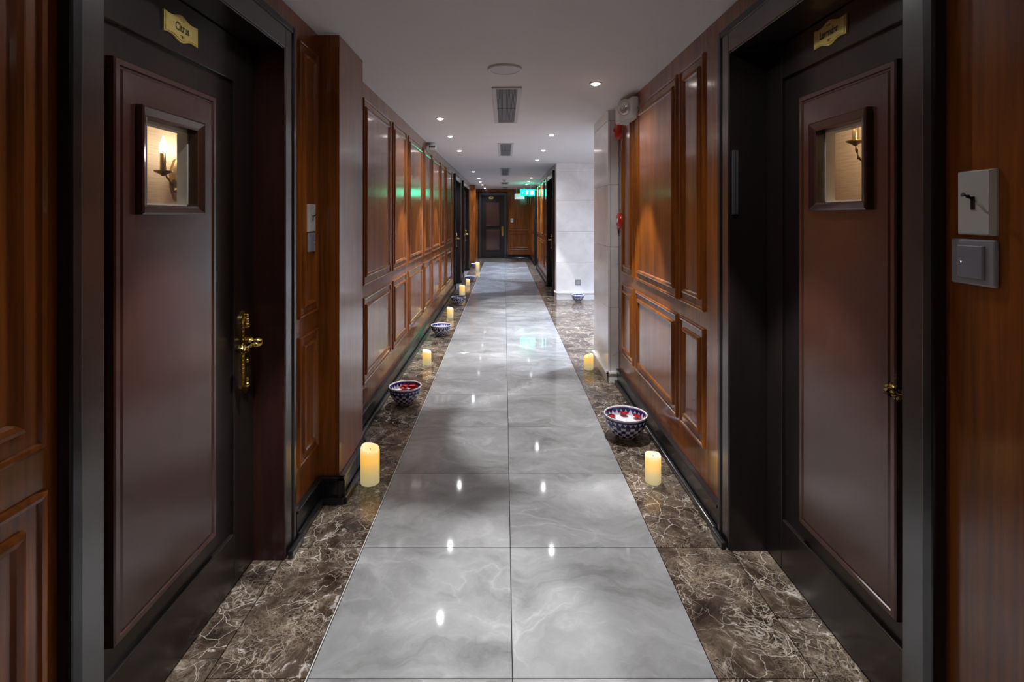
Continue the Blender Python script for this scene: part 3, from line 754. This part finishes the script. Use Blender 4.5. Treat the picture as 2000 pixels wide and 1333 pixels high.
def vent(y0, y1, x0, x1, label, nb):
    o = empty('ceiling_vent', ((x0 + x1) / 2, (y0 + y1) / 2, CEIL)); tag(o, label, 'air vent', 'ceiling air vents along the corridor middle')
    f = 0.030
    part('backing', 'vent_dark', o, FW, (x0 + f, x1 - f, y0 + 0.03, y1 - 0.03, CEIL - 0.0015, CEIL - 0.0005))
    part('frame', 'vent_metal', o, FW, (x0, x0 + f, y0, y1, CEIL - 0.010, CEIL - 0.0005), (x1 - f, x1, y0, y1, CEIL - 0.010, CEIL - 0.0005),
         (x0 + f, x1 - f, y0, y0 + 0.03, CEIL - 0.010, CEIL - 0.0005), (x0 + f, x1 - f, y1 - 0.03, y1, CEIL - 0.010, CEIL - 0.0005), bev=0.002)
    n = 14; m = MB()
    for k in range(n):
        x = x0 + f + (x1 - x0 - 2 * f) * (k + 0.5) / n
        m.box(x - 0.0028, x + 0.0028, y0 + 0.03, y1 - 0.03, CEIL - 0.008, CEIL - 0.0012)
    s_ = m.build('slats', 'vent_slat', o); s_['kind'] = 'stuff'
    for k in range(1, nb):
        y = y0 + (y1 - y0) * k / nb
        part('cross_bar', 'vent_dark', o, FW, (x0 + f, x1 - f, y - 0.012, y + 0.012, CEIL - 0.0088, CEIL - 0.0078))
vent(3.44, 4.74, -0.085, 0.118, 'large ceiling air vent nearest the viewer behind the round speaker', 2)
vent(6.10, 7.35, -0.080, 0.112, 'second ceiling air vent level with the lobby opening', 2)
vent(9.25, 10.9, -0.080, 0.112, 'third ceiling air vent before the smoke detector', 3)
vent(13.2, 13.9, -0.09, 0.12, 'small ceiling air vent just past the smoke detector', 1)
vent(15.4, 15.9, -0.07, 0.10, 'farthest small ceiling vent before the end wall', 1)
o = empty('ceiling_speaker', (0.003, 3.01, CEIL)); tag(o, 'round white ceiling speaker in front of the nearest vent', 'speaker')
MB().lathe([(0.101, 0.0), (0.101, -0.010), (0.094, -0.014), (0.084, -0.014), (0.082, -0.010)], (0.003, 3.01, CEIL), 40).build('rim', 'white_plastic', o)
m = MB(); m.lathe([(0.083, -0.011), (0.06, -0.0125), (0.002, -0.013)], (0.003, 3.01, CEIL), 40); m.build('grille', 'vent_metal', o)
o = empty('smoke_detector', (0.0, 12.3, CEIL)); tag(o, 'small white smoke detector on the far ceiling', 'smoke detector')
MB().lathe([(0.055, 0.0), (0.055, -0.014), (0.047, -0.02)], (0, 12.3, CEIL), 20, cap1=True).build('base', 'white_plastic', o)
MB().lathe([(0.040, -0.02), (0.036, -0.040), (0.02, -0.046)], (0, 12.3, CEIL), 20, cap1=True).build('sensor_head', 'vent_slat', o)

# ------------------------------------------------------------------ safety fittings
o = empty('emergency_light', (XR, 3.7, 2.1)); tag(o, 'white emergency light box with round lamp above the wood panelling', 'emergency light')
m = MB(); b = m.bm
pl = [(0.93, 3.57), (0.883, 3.57), (0.838, 3.76), (0.838, 3.90), (0.93, 3.90)]
def zt_(z): return z
lo_, hi_ = [], []
for (x, y) in pl:
    d = 0.93 - x
    lo_.append(b.verts.new((x, y, 2.035 + (0.012 if d > 0.07 else 0)))); hi_.append(b.verts.new((x, y, 2.188 - (0.02 if d > 0.07 else 0.004))))
b.faces.new(hi_); b.faces.new(lo_[::-1])
for i in range(5): b.faces.new((lo_[i], lo_[(i + 1) % 5], hi_[(i + 1) % 5], hi_[i]))
bmesh.ops.recalc_face_normals(b, faces=b.faces)
bmesh.ops.bevel(b, geom=list(b.edges), offset=0.006, segments=2, affect='EDGES')
m.build('housing', 'white_plastic', o)
nrm = Vector((-0.19, -0.045, 0)).normalized(); cc = Vector((0.862, 3.640, 2.115)) + nrm * 0.012
def disc_at(prof, name, mat):
    m = MB(); m.lathe(prof, (0, 0, 0), 28, axis='x', cap1=True)
    rot = Vector((1, 0, 0)).rotation_difference((nrm + Vector((0, -0.75, -0.10))).normalized()).to_matrix()
    for v in m.bm.verts: v.co = rot @ v.co + cc
    return m.build(name, mat, o)
disc_at([(0.060, -0.012), (0.060, 0.010), (0.052, 0.014), (0.050, 0.010)], 'lamp_bezel', 'white_plastic')
disc_at([(0.050, 0.008), (0.046, 0.018), (0.030, 0.026), (0.010, 0.030)], 'lamp_lens', 'clear_lens')
o = empty('alarm_sounder', (XR, 4.02, 2.03)); tag(o, 'red round fire alarm sounder beside the marble column', 'fire alarm')
MB().lathe([(0.078, 0), (0.078, -0.018), (0.072, -0.030), (0.055, -0.046), (0.03, -0.052)], (XR - 0.0005, 4.10, 2.035), 28, axis='x', cap1=True).build('housing', 'red_plastic', o, recalc=True)
MB().lathe([(0.022, -0.05), (0.018, -0.062), (0.008, -0.066)], (XR, 4.10, 2.035), 16, axis='x', cap1=True).build('strobe_lens', 'red_plastic', o, recalc=True)
o = empty('fire_call_point', (XR, 4.04, 1.31)); tag(o, 'small red fire call point at hand height beside the marble column', 'fire alarm')
MB().lathe([(0.062, 0), (0.062, -0.020), (0.055, -0.030), (0.04, -0.032)], (XR - 0.0005, 4.10, 1.318), 24, axis='x', cap1=True).build('housing', 'red_plastic', o, recalc=True)
MB().lathe([(0.018, -0.032), (0.018, -0.036)], (XR, 4.10, 1.318), 16, axis='x', cap1=True).build('push_button', 'white_plastic', o, recalc=True)
o = empty('security_camera', (XL2, 6.1, 2.18)); tag(o, 'small white security camera high on the long left wall', 'camera')
part('bracket', 'grey_plastic_frame', o, FW, (XL2, -0.865, 6.06, 6.14, 2.185, 2.212), bev=0.004)
part('body', 'white_plastic', o, FW, (-0.885, -0.805, 6.03, 6.17, 2.140, 2.186), bev=0.012, seg=2)
m = MB()
for k in range(3): m.lathe([(0.011, 6.031), (0.011, 6.026)], (-0.868 + 0.024 * k, 0, 2.162), 12, axis='y', cap1=True)
m.build('lens', 'black_plastic', o, recalc=True)['kind'] = 'stuff'

# exit sign (lit green) and the pale sign beside it
FX = frame('E', 13.6)
o = empty('exit_sign', (0.6, 13.6, 2.0)); tag(o, 'glowing green exit sign hanging at the far right', 'exit sign')
part('box', 'sign_green', o, FX, (0.42, 0.80, -0.02, 0.02, 1.88, 2.055), bev=0.004)
m = MB(FX)      # running figure, arrow and doorway, both faces
for nn in (0.0205, -0.0235):
    m.box(0.46, 0.50, nn, nn + 0.003, 1.955, 1.975); m.poly([(0.455, 1.965), (0.485, 1.99), (0.485, 1.94)], nn, nn + 0.003)
    pts = [(0.60 + 0.018 * math.cos(k * math.pi / 6), 2.02 + 0.018 * math.sin(k * math.pi / 6)) for k in range(12)]
    m.poly(pts, nn, nn + 0.003)
    for a, c, b2, d in ((0.585, 1.95, 0.605, 2.0), (0.55, 1.985, 0.64, 1.998), (0.56, 1.905, 0.59, 1.95), (0.59, 1.93, 0.63, 1.95)): m.box(a, b2, nn, nn + 0.003, c, d)
    m.box(0.67, 0.76, nn, nn + 0.003, 1.91, 2.03)
m.build('pictogram', 'sign_glow', o)['kind'] = 'stuff'
for q in (0.52, 0.69): part('hanger', 'vent_metal', o, FX, (q, q + 0.01, -0.005, 0.005, 2.055, CEIL))
FX2 = frame('E', 14.6)
o = empty('direction_sign', (0.4, 14.6, 1.95)); tag(o, 'pale rectangular sign hanging beside the green exit sign', 'sign')
part('board', 'sign_white', o, FX2, (0.29, 0.57, -0.01, 0.01, 1.83, 1.985), bev=0.003)
for q in (0.34, 0.51): part('hanger', 'vent_metal', o, FX2, (q, q + 0.005, -0.004, 0.004, 1.985, CEIL))

# ------------------------------------------------------------------ candles
def candle(label, x, y, d, h, tilt, ang):
    r = d / 2; N = 28
    o = empty('pillar_candle', (x, y, 0)); tag(o, label, 'candle', 'flameless pillar candles along the walls')
    m = MB(); bm = m.bm; rows = []
    def top(a): return h - tilt * (0.5 + 0.5 * math.cos(a - ang)) + 0.0015 * math.sin(3 * a)
    prof = [(0.94, 0.0, 0), (1.0, 0.004, 0), (1.0, 0.5, 1), (1.0, 1.0, 2), (0.93, 0.0, 3), (0.80, -0.004, 3), (0.5, -0.012, 3), (0.08, -0.016, 3)]
    for rr, hv, md in prof:
        row = []
        for k in range(N):
            a = 2 * math.pi * k / N; tp = top(a) * 1.0
            if md == 0: z = hv
            elif md == 1: z = 0.5 * tp
            elif md == 2: z = tp - 0.010
            else: z = tp * rr + (h - tilt * 0.5) * (1 - rr) + hv - 0.001
            row.append(bm.verts.new((x + r * rr * math.cos(a), y + r * rr * math.sin(a), z)))
        rows.append(row)
    for i in range(len(rows) - 1):
        for k in range(N): bm.faces.new((rows[i][k], rows[i][(k + 1) % N], rows[i + 1][(k + 1) % N], rows[i + 1][k])).smooth = True
    bm.faces.new(rows[0][::-1]); bm.faces.new(rows[-1])
    m.build('wax', 'candle_wax', o, recalc=True)
    MB().tube([(x, y, h - tilt / 2 - 0.018), (x + 0.001, y, h - tilt / 2 - 0.006)], 0.0016, 6).build('wick', 'wick', o)
candle('tall glowing candle on the floor beside the left pilaster', -0.682, 2.625, 0.094, 0.190, 0.020, -0.4)
candle('small glowing candle on the right floor in front of the petal bowl', 0.757, 2.63, 0.079, 0.146, 0.004, 0.5)
candle('glowing candle between the first and second left bowls', -0.708, 4.72, 0.080, 0.134, 0.020, -0.3)
candle('glowing candle between the second and third left bowls', -0.722, 6.88, 0.088, 0.140, 0.022, -0.4)
candle('glowing candle just behind the third left bowl', -0.722, 8.88, 0.100, 0.172, 0.022, -0.4)
candle('small glowing candle in front of the fourth left bowl', -0.712, 10.1, 0.078, 0.125, 0.015, -0.4)
candle('farthest glowing candle at the left edge of the walkway', -0.675, 13.05, 0.10, 0.19, 0.015, -0.4)
candle('glowing candle with slanted top beside the marble column', 0.745, 4.57, 0.084, 0.136, 0.030, 3.4)

# ------------------------------------------------------------------ bowls
def bowl(label, x, y, d, h, petals=None, plabel=None, n=0):
    R = d / 2
    o = empty('patterned_bowl', (x, y, 0)); tag(o, label, 'bowl', 'blue and white checked bowls')
    K = 12; out = []; vv = []
    out += [(R * 0.40, 0.0), (R * 0.42, 0.008)]; vv += [0.0, 0.04]
    for k in range(K + 1):
        t_ = k / K
        out.append((R * (0.42 + 0.58 * math.sin(t_ * math.pi / 2) ** 0.62), 0.008 + (h - 0.010) * t_)); vv.append(0.06 + 0.94 * t_)
    m = MB(); m.lathe(out, (x, y, 0), 48, uvv=vv, cap0=True); m.build('bowl_body', 'bowl_outside', o)
    inn = []; vi = []
    for k in range(K + 1):
        t_ = k / K
        inn.append(((R - 0.006) * (0.40 + 0.60 * math.sin(t_ * math.pi / 2) ** 0.62), 0.014 + (h - 0.016) * t_)); vi.append(t_)
    inn.insert(0, (0.002, 0.014)); vi.insert(0, 0.0)
    m = MB(); m.lathe(inn, (x, y, 0), 48, uvv=vi)
    for f in m.bm.faces: f.normal_flip()
    m.build('bowl_inner', 'bowl_inside', o)
    MB().lathe([(R, h - 0.003), (R + 0.0015, h), (R - 0.001, h + 0.003), (R - 0.006, h + 0.002), (R - 0.0065, h - 0.003)], (x, y, 0), 48).build('rim', 'bowl_rim', o)
    wl_ = 0.60
    rw = (R - 0.006) * (0.40 + 0.60 * math.sin(wl_ * math.pi / 2) ** 0.62) - 0.0005
    zw = 0.014 + (h - 0.016) * wl_
    m = MB(); m.lathe([(rw, zw), (0.001, zw)], (x, y, 0), 40); m.build('water', 'water', o)
    for f in o.children[-1].data.polygons: f.flip()
    rg = random.Random(n)
    for (pr, pa, ps, lift) in (petals or []):
        c = Vector((x + pr * rw * math.cos(pa), y + pr * rw * math.sin(pa), zw + 0.0015 + lift))
        b = bmesh.new(); NS = 10; G = 5; ca = rg.uniform(0, 6.28); grid = []
        for i in range(G):
            row = []
            for j in range(G):
                a_, b_ = -1 + 2 * i / (G - 1), -1 + 2 * j / (G - 1)
                # square -> disc
                px_, py_ = a_ * math.sqrt(1 - b_ * b_ / 2), b_ * math.sqrt(1 - a_ * a_ / 2)
                q = px_ * px_ + py_ * py_
                zz = 0.010 * q + 0.005 * px_ * py_
                X_ = 1.2 * ps * (px_ * math.cos(ca) - py_ * 0.8 * math.sin(ca)); Y_ = 1.2 * ps * (px_ * math.sin(ca) + py_ * 0.8 * math.cos(ca))
                row.append(b.verts.new(c + Vector((X_, Y_, zz))))
            grid.append(row)
        for i in range(G - 1):
            for j in range(G - 1): b.faces.new((grid[i][j], grid[i + 1][j], grid[i + 1][j + 1], grid[i][j + 1])).smooth = True
        bmesh.ops.solidify(b, geom=list(b.faces), thickness=0.0008)
        mm = MB(); mm.merge(b); po_ = mm.build('rose_petal', 'red_petal', None, origin=c)
        tag(po_, plabel, 'petal', plabel.replace('red rose petal', 'red rose petals'))
bowl('patterned bowl with red petals on the right floor beside the panelling', 0.744, 3.17, 0.260, 0.142,
     [(0.80, 2.5, 0.024, 0.004), (0.86, 1.45, 0.024, 0.010), (0.86, 0.55, 0.026, 0.010), (0.72, 4.25, 0.024, 0.003), (0.76, 4.75, 0.024, 0.004), (0.70, 5.2, 0.022, 0.002), (0.92, 3.0, 0.022, 0.012)],
     'red rose petal floating in the right patterned bowl', 1)
bowl('patterned bowl full of red petals past the left pilaster', -0.716, 3.73, 0.232, 0.128,
     [(0.30, 4.0, 0.028, 0.008), (0.55, 0.6, 0.032, 0.016), (0.75, 1.0, 0.030, 0.02), (0.60, 0.1, 0.028, 0.012), (0.45, 5.0, 0.024, 0.008), (0.25, 2.3, 0.026, 0.016), (0.70, 4.4, 0.022, 0.006), (0.65, 1.7, 0.026, 0.018)],
     'red rose petal floating in the left patterned bowl', 2)
bowl('checked bowl, second in the left row, behind a candle', -0.718, 5.86, 0.228, 0.118)
bowl('checked bowl, third in the left row, close before a candle', -0.703, 7.92, 0.224, 0.112)
bowl('checked bowl, fourth in the left row near the black door', -0.703, 10.65, 0.225, 0.11)
bowl('farthest checked bowl at the left before the end pilaster', -0.775, 13.5, 0.19, 0.11)
bowl('checked bowl by the pale marble lobby wall', 1.163, 8.17, 0.20, 0.11)
